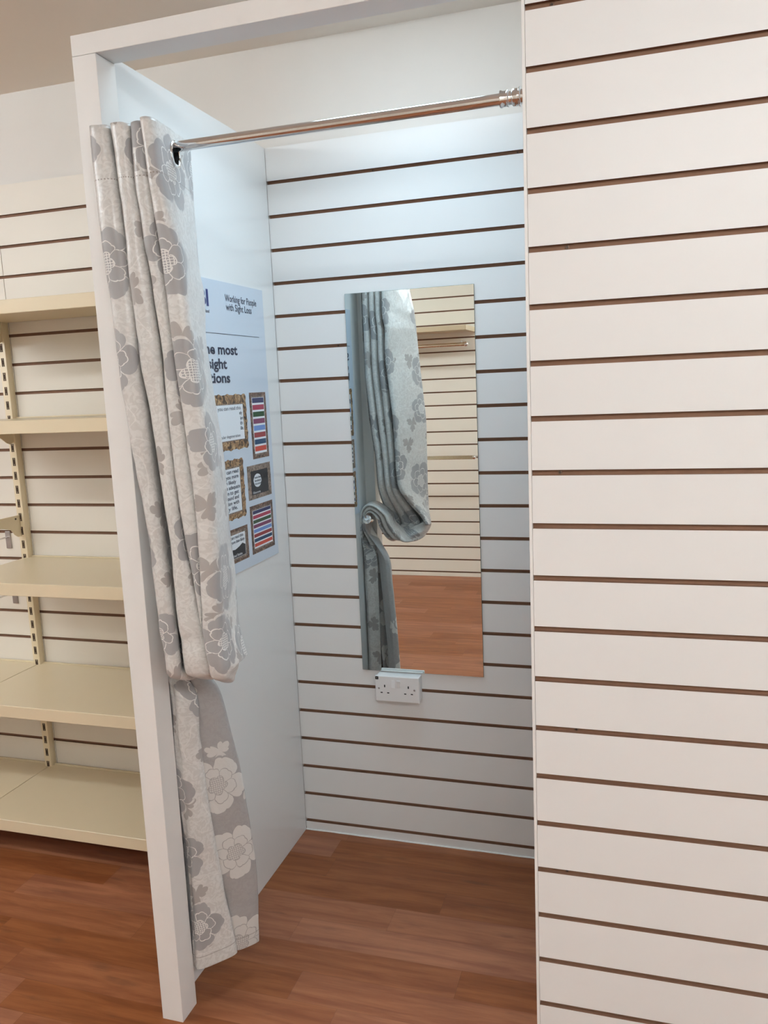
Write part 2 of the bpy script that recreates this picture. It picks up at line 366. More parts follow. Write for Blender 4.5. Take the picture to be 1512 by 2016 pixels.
def shelf(x0, x1, ztop, label, first_brackets=(1,), d=.40, yb=-.004, sgn=-1, lip=.040):
    yf = yb - (d - .004)
    t = thing('shelf', ((x0 + x1) / 2, yb, ztop - lip), label, 'shelf', 'cream metal shelves of the left bay')
    g = .017
    obj('tray', newbox(x0, x1, yf + g + .0015, yb, ztop - .022, ztop - .0035, bevel=.0008), M['cream'], t)
    bm = newbox(x0, x1, yf, yf + g, ztop - lip, ztop, bevel=.0012, seg=1)
    tag(obj('front_edge', bm, M['cream'], t), label='raised folded front edge')
    bm = newbox(x0, x1, yb - .008, yb, ztop - .003, ztop + .001); obj('rear_lip', bm, M['cream'], t)
    for bx in first_brackets:
        prof = [(-.024, ztop - .023), (-.024, ztop - .075), (-.03, ztop - .088), (-.045, ztop - .093), (-.06, ztop - .088), (-.10, ztop - .060), (-.22, ztop - .040), (-.34, ztop - .030), (-.34, ztop - .0225)]
        bm = bmesh.new(); prism(bm, prof, lambda a, b, c: (c, a, b), bx - .0015, bx + .0015)
        br = obj('bracket', bm, M['cream'], t)
ZS = [.142, .544, .950, 1.452, 1.803]
names_ = ['cream metal base shelf just above the floor beside the cubicle', 'cream metal shelf second from the floor beside the cubicle', 'cream metal shelf at waist height beside the cubicle', 'thin cream metal shelf seen edge on at eye level beside the cubicle', 'topmost cream metal shelf seen from below beside the cubicle']
for z, nm in zip(ZS, names_):
    shelf(UX + .0025, -.032, z, nm, () if z < .3 else (UX + .006,))
shelf(UX - 1.0, UX - .0005, .142, 'cream base shelf of the next bay at the left edge', ())
shelf(UX - 1.0, UX - .0005, .544, 'cream low shelf of the next bay at the left edge', (UX - .006,))
# hang-rail bracket and slat hooks of the bay cut by the left edge
t = thing('rail_bracket', (UX - .004, -.03, 1.06), 'cream rail bracket hooked in the slotted upright at the left edge', 'bracket')
prof = [(-.024, 1.103), (-.30, 1.104), (-.30, 1.074), (-.12, 1.068), (-.075, 1.055), (-.06, 1.036), (-.045, 1.026), (-.024, 1.026)]
bm = bmesh.new(); prism(bm, prof, lambda a, b, c: (c, a, b), UX - .006, UX - .0025); obj('arm', bm, M['cream'], t)
bm = bmesh.new(); lathe(bm, [(0, .0035), (.002, .003)], (UX - .0025, -.05, 1.092), (1, 0, 0), 12); obj('rivet', bm, M['slot'], t)
for zc, lab in ((1.016, 'chrome prong hook in the slat wall below the cream bracket'), (.806, 'chrome prong hook in the slat wall under the waist-high shelf level')):
    x = -1.122
    t = thing('slatwall_hook', (x, -.002, zc), lab, 'hook', 'chrome prong hooks on the slat wall')
    bm = newbox(x - .011, x + .011, -.005, -.0005, zc - .042, zc + .022, bevel=.001); obj('plate', bm, M['greysteel'], t)
    bm = bmesh.new(); tube(bm, [(x, -.004, zc), (x, -.05, zc), (x, -.20, zc + .004), (x, -.225, zc + .012), (x, -.235, zc + .03)], .003, 10); obj('prong', bm, M['chrome'], t, True)

# ------------------------------------------------------------------ opposite wall fittings (seen in the mirror)
t = thing('wall_shelf', (-.6, YF, 1.87), 'cream shelf on the opposite slat wall, seen in the mirror', 'shelf')
obj('board', newbox(-1.15, -.06, YF + .001, YF + .38, 1.876, 1.896), M['cream'], t)
obj('front_edge', newbox(-1.15, -.06, YF + .381, YF + .396, 1.868, 1.902, bevel=.0015), M['cream'], t)
obj('side_edge', newbox(-.0595, -.0575, YF + .001, YF + .396, 1.868, 1.902), M['cream'], t)
t = thing('hanging_rail', (-.6, YF, 1.77), 'round steel hanging rail under the opposite shelf, seen in the mirror', 'rail')
bm = bmesh.new(); tube(bm, [(-1.15, YF + .31, 1.772), (-.085, YF + .31, 1.772)], .0135, 20); obj('tube', bm, M['rail'], t, True)
bm = bmesh.new(); lathe(bm, [(0, .016), (.004, .019), (.014, .018), (.022, .012), (.026, .003)], (-.085, YF + .31, 1.772), (1, 0, 0), 24); obj('end_knob', bm, M['chrome'], t, True)
bm = newbox(-.115, -.109, YF + .001, YF + .30, 1.782, 1.80, bevel=.001); obj('arm', bm, M['chrome'], t)
t = thing('hanging_rail', (-.6, YF, .966), 'flat chrome hanging rail halfway up the opposite wall, seen in the mirror', 'rail')
obj('bar', newbox(-1.15, -.045, YF + .318, YF + .330, .953, .981, bevel=.002), M['rail'], t)
bm = bmesh.new(); lathe(bm, [(0, .014), (.01, .016), (.018, .012), (.022, .004)], (-.046, YF + .324, .967), (1, 0, 0), 20); obj('end_cap', bm, M['chrome'], t, True)
bm = newbox(-.03, -.022, YF + .001, YF + .322, .960, .976, bevel=.001); obj('arm', bm, M['chrome'], t)
bm = newbox(-.036, -.016, YF + .0005, YF + .006, .93, 1.02); obj('plate', bm, M['greysteel'], t)

# ------------------------------------------------------------------ mirror
t = thing('wall_mirror', (.436, 0, .592), 'tall frameless mirror on the cubicle slat wall above the socket', 'mirror')
bm = newbox(.237, .636, -.0050, -.0006, .595, 1.788); obj('glass_edge', bm, M['glassedge'], t)
bm = newbox(.2376, .6354, -.0062, -.0051, .5956, 1.7874)
obj('mirror_glass', bm, M['mirror'], t)

# ------------------------------------------------------------------ double socket
t = thing('double_socket', (.3635, 0, .508), 'white double power socket in a surface box under the mirror', 'socket')
obj('back_box', newbox(.2925, .4345, -.034, -.0005, .5095, .5905, bevel=.003), M['plastic'], t)
fp = obj('face_plate', newbox(.2905, .4365, -.045, -.0345, .5075, .5925, bevel=.003, seg=3), M['plastic'], t)
YS = -.0452
for cx, s in ((.3225, -1), (.401, 1)):
    bm = bmesh.new()
    box(bm, cx - .002, cx + .002, YS, YS + .0008, .5555, .5635); box(bm, cx - .0145, cx - .0075, YS, YS + .0008, .5355, .539); box(bm, cx + .0075, cx + .0145, YS, YS + .0008, .5355, .539)
    tag(obj('pin_hole', bm, M['black'], t), label='black three-pin hole group')
    bm = bmesh.new(); sx_ = cx + s * .0195; lathe(bm, [(0, .0034), (.0006, .0028)], (sx_, YS + .0004, .551), (0, -1, 0), 16); obj('screw_head', bm, M['greysteel'], t)
for cx, dz in ((.3515, 0), (.3695, 0)):
    bm = bmesh.new(); z0, z1 = .5565, .5795; a, b = (-.0495, -.0465) if cx < .36 else (-.0462, -.0495)
    prism(bm, [(-.0448, z0), (a, z0), (b, z1), (-.0448, z1)], lambda p_, q_, c: (c, p_, q_), cx - .0055, cx + .0055)
    obj('rocker_switch', bm, M['plastic'], t)
tag(obj('sticker', newbox(.2925, .3025, -.0456, -.0450, .5805, .5905), M['black'], t), label='small black square sticker')
obj('sticker_mark', newbox(.2960, .2990, -.0459, -.0456, .5840, .5870), M['greysteel'], t)

# ------------------------------------------------------------------ curtain rod
YRD, ZRD = -.830, 2.0145
t = thing('curtain_rod', (.47, YRD, ZRD), 'chrome tension rod across the cubicle opening holding the floral curtain', 'curtain rod')
bm = bmesh.new(); lathe(bm, [(0, .0105), (.815, .0105)], (.044, YRD, ZRD), (1, 0, 0), 40); obj('tube', bm, M['chrome'], t, True)
bm = bmesh.new(); lathe(bm, [(0, .0112), (.001, .0150), (.003, .0152), (.006, .0135), (.013, .0135), (.0145, .0148), (.016, .0150), (.0168, .0118), (.022, .0112), (.0228, .0135), (.0245, .0150), (.032, .0152), (.0345, .0150), (.036, .0170), (.0375, .0172), (.0385, .0125), (.049, .0125)], (.8485, YRD, ZRD), (1, 0, 0), 40)
tag(obj('end_collar', bm, M['chrome'], t, True), label='ribbed chrome end collar')

# ------------------------------------------------------------------ holdback hook
t = thing('curtain_holdback', (0, -.79, .93), 'small chrome holdback hook on the partition behind the looped curtain', 'hook')
bm = bmesh.new(); lathe(bm, [(0, .016), (.003, .016), (.005, .010), (.006, .006)], (.0002, -.79, .955), (1, 0, 0), 24); obj('rose', bm, M['chrome'], t, True)
bm = bmesh.new(); pts = [(.005, -.79, .955), (.02, -.79, .955), (.034, -.785, .956), (.042, -.772, .958), (.045, -.75, .960), (.045, -.72, .964), (.045, -.700, .968), (.045, -.690, .980)]
tube(bm, pts, [.006, .006, .006, .006, .007, .009, .011, .012], 16); obj('arm', bm, M['chrome'], t, True)
bm = bmesh.new(); lathe(bm, [(0, .012), (.003, .018), (.006, .018), (.008, .012)], (.045, -.695, .972), (0, .9, .35), 24); obj('end_disc', bm, M['chrome'], t, True)

# ------------------------------------------------------------------ curtain
def interp(tab, z):
    tab = sorted(tab, key=lambda q: q[1])
    if z <= tab[0][1]: return tab[0][0]
    if z >= tab[-1][1]: return tab[-1][0]
    for i in range(len(tab) - 1):
        (a, za), (b, zb) = tab[i], tab[i + 1]
        if za <= z <= zb:
            u = (z - za) / (zb - za)
            pa = tab[i - 1] if i else tab[i]; pb = tab[i + 2] if i + 2 < len(tab) else tab[i + 1]
            ma = (b - pa[0]) / max(zb - pa[1], 1e-6); mb = (pb[0] - a) / max(pb[1] - za, 1e-6); h = zb - za
            return (2 * u ** 3 - 3 * u * u + 1) * a + (u ** 3 - 2 * u * u + u) * h * ma + (-2 * u ** 3 + 3 * u * u) * b + (u ** 3 - u * u) * h * mb
FL = [(0.035, 2.05), (0.033, 1.94), (0.037, 1.854), (0.039, 1.764), (0.044, 1.686), (0.05, 1.608), (0.057, 1.519), (0.061, 1.452), (0.067, 1.365), (0.075, 1.291), (0.084, 1.206), (0.088, 1.125), (0.09, 1.064), (0.092, 0.995), (0.101, 0.941), (0.101, 0.868)]
F1 = [(0.078, 2.049), (0.087, 1.934), (0.093, 1.848), (0.095, 1.76), (0.099, 1.689), (0.103, 1.605), (0.103, 1.541), (0.106, 1.504), (0.108, 1.415), (0.109, 1.338), (0.117, 1.259), (0.12, 1.18), (0.126, 1.132), (0.131, 1.057), (0.134, 1.011), (0.138, 0.915), (0.139, 0.873)]
G1 = [(0.078, 2.049), (0.087, 1.934), (0.093, 1.848), (0.095, 1.76), (0.099, 1.689), (0.103, 1.605), (0.104, 1.541), (0.11, 1.504), (0.115, 1.428), (0.122, 1.351), (0.135, 1.247), (0.14, 1.181), (0.139, 1.132), (0.138, 1.038), (0.141, 0.943), (0.143, 0.873)]
F2 = [(0.125, 2.046), (0.124, 1.93), (0.13, 1.871), (0.134, 1.8), (0.14, 1.74), (0.144, 1.672), (0.15, 1.589), (0.152, 1.503), (0.157, 1.414), (0.159, 1.35), (0.164, 1.259), (0.171, 1.181), (0.18, 1.127), (0.187, 1.068), (0.195, 1.015), (0.204, 0.947), (0.216, 0.89)]
F3 = [(0.155, 2.05), (0.161, 1.936), (0.166, 1.856), (0.173, 1.761), (0.177, 1.665), (0.181, 1.588), (0.189, 1.514), (0.195, 1.438), (0.199, 1.363), (0.204, 1.285), (0.205, 1.208), (0.203, 1.116), (0.202, 1.055), (0.202, 1.004), (0.209, 0.947), (0.221, 0.89)]
F4 = [(0.184, 2.048), (0.195, 1.922), (0.206, 1.852), (0.215, 1.804), (0.223, 1.71), (0.232, 1.585), (0.242, 1.462), (0.25, 1.362), (0.249, 1.26), (0.248, 1.156), (0.248, 1.073), (0.251, 0.983), (0.258, 0.927)]
RR = [(0.152, 2.051), (0.15, 1.956), (0.151, 1.872), (0.149, 1.776), (0.157, 1.731), (0.154, 1.638), (0.156, 1.593), (0.166, 1.483), (0.175, 1.372), (0.179, 1.258), (0.181, 1.144), (0.188, 1.09), (0.206, 1.04), (0.226, 1.0), (0.247, 0.965), (0.262, 0.93)]
NN, NS = 13, 9     # points on a front/rear nose, and on a side wall
def section(z):
    """plan outline of the pleats at height z, rear-left to rear-right"""
    BL = [interp(f, z) for f in (FL, G1, F2, F3)]; BR = [interp(f, z) for f in (F1, F2, F3, F4)]
    yf = -.93; dep = .205
    if z < 1.12: k = (1.12 - z) / .19; k = min(k, 1); k = k * k * (3 - 2 * k); dep = .205 - .115 * k
    yr = yf + dep; R_ = interp(RR, z); Rs = max(BL[0] - .008, .047)
    rm = [Rs + (R_ - Rs) * q for q in (.0, .27, .52, .77)]
    out = []
    e = .0016
    rr_ = min(.022, dep * .3)
    yoff = [0, .004, .010, -.002]
    for i in range(4):
        a, b = BL[i] + e, BR[i] - e; y0 = yf + yoff[i]
        # left wall: rear apex -> front
        ax_ = rm[i] + e if i else Rs
        for k in range(NS):
            q = k / NS; x = ax_ + (a - ax_) * q; y = (yr - rr_ * .6) + (y0 + rr_ - (yr - rr_ * .6)) * q
            x += .0025 * math.sin(PI * q) * (-1 if i else 0)
            if i == 0 and y > -.896: x = max(x, .0462)
            out.append((x, y))
        for k in range(NN):
            th = PI * k / (NN - 1); cx = (a + b) / 2; rx = (b - a) / 2
            out.append((cx - rx * (abs(math.cos(th)) ** .75) * (1 if math.cos(th) > 0 else -1), y0 + rr_ - rr_ * math.sin(th) ** .8))
        nx = (rm[i + 1] - e) if i < 3 else R_
        ny = (yr - rr_ * .6) if i < 3 else yr
        ax2 = rm[i] + e * 3 if i < 3 else None
        if i < 3:
            # right wall runs to the left edge of the rear nose, nose spans rm[i]..rm[i+1]
            for k in range(1, NS):
                q = k / NS; out.append((b + (ax2 - b) * q, y0 + rr_ + (ny - y0 - rr_) * q))
            for k in range(NN):
                th = PI * k / (NN - 1); cx = (ax2 + nx) / 2; rx = (nx - ax2) / 2
                out.append((cx - rx * math.cos(th), ny + rr_ * .6 * math.sin(th)))
        else:
            for k in range(1, 17):
                q = k / 16; x = b + (nx - b) * q + .004 * math.sin(PI * q); out.append((x, y0 + rr_ + (ny - y0 - rr_) * q))
            out.append((nx - .006, ny + .006)); out.append((nx - .014, ny + .002))
    return out
base = section(2.0); NU = len(base)
def world_rows():
    rows = []
    n = 84
    for i in range(n + 1):
        z = 2.046 + (.93 - 2.046) * i / n
        rows.append([Vector((x, y, z)) for x, y in section(z)])
    end = section(.93); prof = [((x - .05) / .2, (y + .93) / .09) for x, y in end]
    def aff(O, a, b):
        O, a, b = Vector(O), Vector(a), Vector(b); return [O + a * s + b * d for s, d in prof]
    keys = [rows[-3], rows[-1],
        aff((.050, -.929, .910), (.2, 0, .006), (0, .080, .016)),
        aff((.052, -.922, .892), (.197, 0, .010), (-.002, .062, .036)),
        aff((.058, -.896, .878), (.187, 0, .010), (-.004, .040, .054)),
        aff((.062, -.855, .864), (.17, 0, .004), (-.004, .010, .064)),
        aff((.066, -.812, .862), (.14, 0, .0), (-.004, -.015, .060)),
        aff((.066, -.772, .890), (.105, 0, -.02), (0, -.045, .040)),
        aff((.062, -.742, .928), (.070, 0, .004), (0, -.062, .012)),
        aff((.058, -.728, .964), (.052, 0, .030), (0, -.074, 0)),
        aff((.045, -.726, .982), (.004, 0, .050), (0, -.078, 0)),
        aff((.032, -.728, .968), (-.024, 0, .036), (0, -.080, 0)),
        aff((.036, -.730, .922), (-.038, 0, .006), (0, -.084, 0)),
    ]
    # lower panel, given in plan per height, order reversed (s=0 on the right)
    def low(z):
        A0 = [(.052, .8), (.050, .64), (.053, .5), (.054, .38), (.052, .24), (.050, .09)]
        A1 = [(.083, .8), (.084, .63), (.091, .49), (.098, .35), (.110, .205), (.117, .09)]
        B1 = [(.124, .8), (.147, .6), (.158, .456), (.164, .313), (.162, .173), (.161, .1)]
        dirv = (.646, .763)
        def P(x): t_ = (x - .05) / .646; return Vector((x, -.82 + .763 * t_ , 0))
        a0, a1, b1 = P(interp(A0, z)), P(interp(A1, z)), P(interp(B1, z))
        nrm = Vector((.763, -.646, 0))   # towards the shop
        d_ = Vector((.646, .763, 0))
        pts = []
        # hidden rear layer on the right, then nose B, crease, nose A, rear strip on the left
        for k in range(8): q = k / 8; pts.append(b1 + d_ * (-.045 + .045 * q) - nrm * (.034 - .012 * q))
        la = (b1 - a1).length
        for k in range(24):
            th = PI * k / 23; c = (a1 + b1) / 2; pts.append(c + d_ * (la / 2 * (abs(math.cos(th)) ** .7) * (1 if math.cos(th) > 0 else -1)) + nrm * (.016 * math.sin(th) ** .6 - .012))
        for k in range(8): q = k / 7; pts.append(a1 - nrm * (.02 + .02 * math.sin(PI * q)) - d_ * (.004 * q))
        lb = (a1 - a0).length
        for k in range(26):
            th = PI * k / 25; c = (a0 + a1) / 2 + d_ * .002; pts.append(c + d_ * ((lb / 2 + .002) * (abs(math.cos(th)) ** .6) * (1 if math.cos(th) > 0 else -1)) + nrm * (.020 * math.sin(th) ** .55 - .006))
        pl = [a0 - nrm * .010 - d_ * .004, Vector((.024, -.792, 0)), Vector((.008, -.772, 0)), Vector((.0045, -.748, 0)), Vector((.018, -.735, 0)), Vector((.045, -.742, 0)), Vector((.07, -.736, 0))]
        for A_, B_ in zip(pl, pl[1:]):
            for k in range(4): pts.append(A_.lerp(B_, k / 4))
        # resample
        ds = [0.]
        for p_, q_ in zip(pts, pts[1:]): ds.append(ds[-1] + (q_ - p_).length)
        out = []; j = 0
        for k in range(NU):
            s = ds[-1] * k / (NU - 1)
            while j < len(ds) - 2 and ds[j + 1] < s: j += 1
            u = (s - ds[j]) / max(ds[j + 1] - ds[j], 1e-9); v = pts[j].lerp(pts[j + 1], min(max(u, 0), 1)); v = v.copy(); v.z = z
            v.x = max(v.x, .003); out.append(v)
        return out
    lows = [low(z) for z in [.80, .70, .60, .50, .40, .30, .20, .12, .098]]
    # transition row between hook and free panel
    tr = [a.lerp(b, .55) for a, b in zip(keys[-1], lows[0])]
    for v in tr: v.z = .865 + (v.z - .865) * .3
    keys += [tr] + lows
    dens = {}
    for i in range(1, len(keys) - 1):
        A, B_, C_, D = keys[i - 1], keys[i], keys[i + 1], keys[min(i + 2, len(keys) - 1)]
        n_ = 6 if i < 13 else 10
        for k in range(1, n_ + 1):
            u = k / n_; row = []
            for a, b, c, d in zip(A, B_, C_, D):
                row.append(.5 * ((2 * b) + (c - a) * u + (2 * a - 5 * b + 4 * c - d) * u * u + (3 * b - a - 3 * c + d) * u ** 3))
            rows.append(row)
    return rows
rows = world_rows()
# uv lengths
us = [0.]
for p_, q_ in zip(rows[0], rows[0][1:]): us.append(us[-1] + (q_ - p_).length)
vs_ = [0.]
for ra, rb in zip(rows, rows[1:]): vs_.append(vs_[-1] + sum((b - a).length for a, b in zip(ra, rb)) / NU)
for _m in (M['damask'], M['damask_back']):
    for _n in _m.node_tree.nodes:
        if _n.type == 'MATH' and _n.operation == 'SUBTRACT' and abs(_n.inputs[1].default_value - HEMV) < 1e-6: _n.inputs[1].default_value = vs_[-1] - .032
# wrinkles
for j, p_ in enumerate(rows[0]): p_.z += .0035 * noise.noise(Vector((p_.x * 40, p_.y * 30, 0)))
for i, row in enumerate(rows):
    v = vs_[i]
    amp = .0022 if v < .12 else .0036
    for j, p_ in enumerate(row):
        n1 = noise.noise(Vector((us[j] * 9, v * 5, 1.3))); n2 = noise.noise(Vector((us[j] * 22, v * 16, 7.7)))
        n3 = noise.noise(Vector((us[j] * 6 + 4, v * 30, 2.2)))
        n4 = max(0., noise.noise(Vector((us[j] * 3.5 + 9, v * 26 + us[j] * 7, 5.1))) - .22); n3 += n4 * 3.0
        p_ += Vector((n1 * amp * .8 + n2 * .0008, (n1 + n3 * .5) * amp + n2 * .001, 0))
t = thing('curtain', (.15, -.83, .09), 'grey and cream floral damask curtain gathered left and looped over a holdback', 'curtain')
LOOPROW = 84 + 6 * 10; JB = int(NU * .44)
uu = []
for i, row in enumerate(rows):
    wgt = min(max((i - 92) / 60, 0), 1); ds = [0.]
    for p_, q_ in zip(row, row[1:]): ds.append(ds[-1] + (q_ - p_).length)
    uu.append([a * (1 - wgt) + (b + .4) * wgt for a, b in zip(us, ds)])
bm = bmesh.new(); uvl = bm.loops.layers.uv.new('UVMap')
grid = [[bm.verts.new(p_) for p_ in row] for row in rows]
EY, EZ = -.832, 1.998
for i in range(len(rows) - 1):
    for j in range(NU - 1):
        q = [grid[i][j], grid[i][j + 1], grid[i + 1][j + 1], grid[i + 1][j]]
        c = sum((v.co for v in q), Vector()) / 4
        if j > NU - 26 and (c.y - EY) ** 2 + (c.z - EZ) ** 2 < .0205 ** 2: continue
        f = bm.faces.new(q)
        vi = [(i, j), (i, j + 1), (i + 1, j + 1), (i + 1, j)]
        for lp, (a, b) in zip(f.loops, vi): lp[uvl].uv = (uu[a][b], vs_[a])
        if i > LOOPROW and j < JB: f.material_index = 1
cl = obj('cloth', bm, [M['damask'], M['damask_back']], t, 'all')
sm = cl.modifiers.new('sub', 'SUBSURF'); sm.levels = 1; sm.render_levels = 1
so = cl.modifiers.new('thick', 'SOLIDIFY'); so.thickness = .0012; so.offset = 0
# eyelet rings: one in each side wall of the pleats at the height of the rod
def row_at(z): return min(rows[:40], key=lambda r: abs(r[0].z - z))
rw = row_at(EZ); walls = []
for a, b in zip(rw, rw[1:]):
    if (a.y - EY) * (b.y - EY) <= 0 and a.y != b.y:
        u = (EY - a.y) / (b.y - a.y); walls.append((a.lerp(b, u), (b - a).normalized()))
def torus(bm, c, n_, R_, r, seg=36, s2=10):
    n_ = n_.normalized(); e1 = n_.cross(Vector((0, 0, 1))).normalized(); e2 = n_.cross(e1); rg = []
    for k in range(seg):
        a = 2 * PI * k / seg; d = e1 * math.cos(a) + e2 * math.sin(a)
        rg.append([bm.verts.new(c + d * (R_ + r * 1.6 * math.cos(2 * PI * m_ / s2)) + n_ * r * math.sin(2 * PI * m_ / s2)) for m_ in range(s2)])
    for k in range(seg):
        for m_ in range(s2):
            A, B_ = rg[k], rg[(k + 1) % seg]; bm.faces.new((A[m_], A[(m_ + 1) % s2], B_[(m_ + 1) % s2], B_[m_]))
for k, (c, d) in enumerate(walls):
    c = Vector((c.x, EY, EZ)); d.z = 0; n_ = Vector((d.y, -d.x, 0))
    if abs(n_.x) < .5: n_ = Vector((1, 0, 0))
    bm = bmesh.new(); torus(bm, c, n_, .0245, .0028); o = obj('eyelet', bm, M['chrome'], t, 'all')
    if k == len(walls) - 1:
        bm = bmesh.new(); cc = c - n_ * .004 * (1 if n_.x > 0 else -1)
        pr = [(-.004, .0225), (.003, .0225), (.003, .0200), (-.004, .0200)]; lathe(bm, pr, cc, n_ if n_.x > 0 else -n_, 32); tag(obj('eyelet_lining', bm, M['black'], t, True), label='black plastic inner ring')

# ------------------------------------------------------------------ information poster on the partition
PX = .0004
t = thing('poster', (0, -.4, .998), 'pale blue printed information poster with picture frames on the partition', 'poster')
M['poster'] = mat('poster_vinyl', (.60, .67, .76), .22, 0, .5)
M['ink'] = mat('dark_navy_ink', (.012, .018, .05), .35); M['navy'] = mat('navy_logo_ink', (.012, .03, .17), .35)
M['white'] = mat('white_print', (.80, .83, .87), .3)
def ornate(name, c1, c2, c3, sc=90):
    m = mat(name, c1, .35); tc = N(m, 'ShaderNodeTexCoord'); n = N(m, 'ShaderNodeTexNoise'); n.inputs['Scale'].default_value = sc; n.inputs['Detail'].default_value = 5; n.inputs['Distortion'].default_value = 1.5
    L(m, tc.outputs['Object'], n.inputs['Vector']); c = mixc(m, smooth(m, n.outputs[0], .42, .5), c3, c1); c = mixc(m, smooth(m, n.outputs[0], .55, .66), c, c2); L(m, c, bsdf(m).inputs['Base Color']); return m
M['gold'] = ornate('printed_gold_frame', (.30, .165, .075), (.56, .38, .20), (.06, .03, .014), 55)
M['wood'] = ornate('printed_wood_frame', (.16, .085, .055), (.30, .19, .13), (.06, .03, .02), 60)
M['stone'] = ornate('printed_stone_frame', (.26, .19, .15), (.40, .30, .24), (.12, .085, .06), 80)
M['printblack'] = mat('black_print', (.012, .012, .016), .35)
sheet = obj('sheet', newbox(PX, PX + .0022, -.725, -.088, .997, 1.808), M['poster'], t)
Q = PX + .0022
def plate(name, y0, y1, z0, z1, m_, lay, lab=None, par=None):
    o = obj(name, newbox(Q, Q + .0002 * lay, y0, y1, z0, z1), m_, par or t)
    if lab: o['label'] = lab
    return o
FONT = None
def text(name, s, yr, zb, cap, m_, width=None, bold=0., lay=3, yl=None, par=None):
    """flat lettering on the partition, reading towards +y, right end at yr (or left end at yl)"""
    cu = bpy.data.curves.new('txt', 'FONT'); cu.body = s; cu.size = 1; cu.extrude = .0; cu.offset = bold; cu.resolution_u = 3
    to = bpy.data.objects.new('txt', cu); COL.objects.link(to); dg = bpy.context.evaluated_depsgraph_get()
    me = bpy.data.meshes.new_from_object(to.evaluated_get(dg)); COL.objects.unlink(to); bpy.data.objects.remove(to)
    xs = [v.co.x for v in me.vertices]; sc = cap / .70; x0, x1 = min(xs), max(xs); wx = sc if width is None else width / (x1 - x0)
    off = (yr - x1 * wx) if yl is None else (yl - x0 * wx); org = WORLD[t.name]
    for v in me.vertices: v.co = Vector((Q + .0002 * lay, off + v.co.x * wx, zb + v.co.y * sc)) - org
    me.materials.append(m_); o = bpy.data.objects.new(name, me); COL.objects.link(o); o.parent = par or t; WORLD[o.name] = org; return o
text('logo_text', 'NCBI', -.424, 1.738, .041, M['navy'], width=.150, bold=.035)
text('small_text', 'Ireland', -.424, 1.719, .0085, M['ink'], bold=.01)
text('slogan_text', 'Working for People', -.135, 1.757, .019, M['ink'], width=.195, bold=.008)
text('slogan_text', 'with Sight Loss', -.170, 1.733, .019, M['ink'], width=.158, bold=.008)
plate('rule_line', -.70, -.130, 1.6662, 1.6677, M['ink'], 3)
text('headline_text', 'Some of the most', -.278, 1.612, .0265, M['ink'], width=.405, bold=.03)
text('headline_text', 'common sight', -.346, 1.573, .0265, M['ink'], width=.330, bold=.03)
text('headline_text', 'loss conditions', -.333, 1.535, .0265, M['ink'], width=.345, bold=.03)
def scallop(y0, y1, z0, z1, amp, nper):
    pts = []
    def side(a, b, ax):
        n_ = 48
        for k in range(n_):
            u = k / n_; p_ = Vector(a).lerp(Vector(b), u)
            bmp = amp * (.45 + .55 * math.cos(2 * PI * u * 2) ** 2) * (.6 + .4 * abs(math.sin(PI * nper * u)))
            d = (Vector(b) - Vector(a)).normalized(); nn = Vector((d.y, -d.x)); pts.append(p_ + nn * bmp)
    side((y0, z0), (y1, z0), 0); side((y1, z0), (y1, z1), 1); side((y1, z1), (y0, z1), 0); side((y0, z1), (y0, z0), 1)
    return [(q.x, q.y) for q in pts]
def framed(y0, y1, z0, z1, kind, inner, label):
    e = bpy.data.objects.new('printed_picture', None)
    m_ = M[kind]; bm = bmesh.new()
    if kind == 'gold': prism(bm, scallop(y0 + .004, y1 - .004, z0 + .004, z1 - .004, .0065, 9), lambda a, b, c: (c, a, b), Q, Q + .0002)
    else: box(bm, Q, Q + .0002, y0, y1, z0, z1)
    fr = obj('printed_frame', bm, m_, t); fr['label'] = label
    return fr
# gold frame, macular degeneration
f = framed(-.468, -.246, 1.347, 1.501, 'gold', None, 'ornate gold printed frame at top')
plate('picture_line', -.446, -.266, 1.371, 1.476, M['stone'], 2, par=f); plate('picture_panel', -.443, -.269, 1.374, 1.473, M['white'], 3, par=f)
for i, (s, yr) in enumerate((('If you can read this', -.283), ('you more than likely', -.276), ('have adequate vision', -.272), ('to get around with', -.2765), ('your daily life.', -.272))):
    if i == 0: text('picture_text', s, yr, 1.4585, .0105, M['ink'], width=.150, lay=5, par=f)
    elif i < 4: text('picture_text', s[-3:], yr, 1.4585 - .0145 * i, .0105, M['ink'], lay=5, bold=.01, par=f)
    else: text('picture_text', 'life.', yr, 1.4585 - .0145 * i, .0105, M['ink'], lay=5, bold=.01, par=f)
text('picture_text', 'Macular degeneration', -.296, 1.3815, .0085, M['ink'], width=.135, lay=5, par=f)
STR = [(.022, .028, .115), (.42, .035, .085), (.018, .075, .022), (.20, .03, .10), (.15, .28, .62), (.33, .03, .035), (.016, .065, .15), (.62, .07, .04)]
def stripes(y0, y1, z0, z1, lab, cols=STR):
    f = framed(y0, y1, z0, z1, 'wood', None, lab)
    plate('picture_line', y0 + .010, y1 - .010, z0 + .010, z1 - .010, M['stone'], 2, par=f)
    plate('picture_panel', y0 + .015, y1 - .015, z0 + .015, z1 - .015, M['white'], 3, par=f)
    h = (z1 - z0 - .032) / 8
    for i, c in enumerate(cols):
        if 'st%d' % i not in M: M['st%d' % i] = mat('stripe_print', c, .35)
        zt = z1 - .016 - h * i; plate('colour_stripe', y0 + .017, y1 - .017, zt - h * .72, zt, M['st%d' % i], 4, par=f)
stripes(-.223, -.112, 1.308, 1.504, 'tall wood printed frame of coloured stripes')
stripes(-.268, -.112, 1.028, 1.172, 'lower wood printed frame of coloured stripes')
f = framed(-.470, -.290, 1.152, 1.320, 'gold', None, 'ornate gold printed frame in the middle')
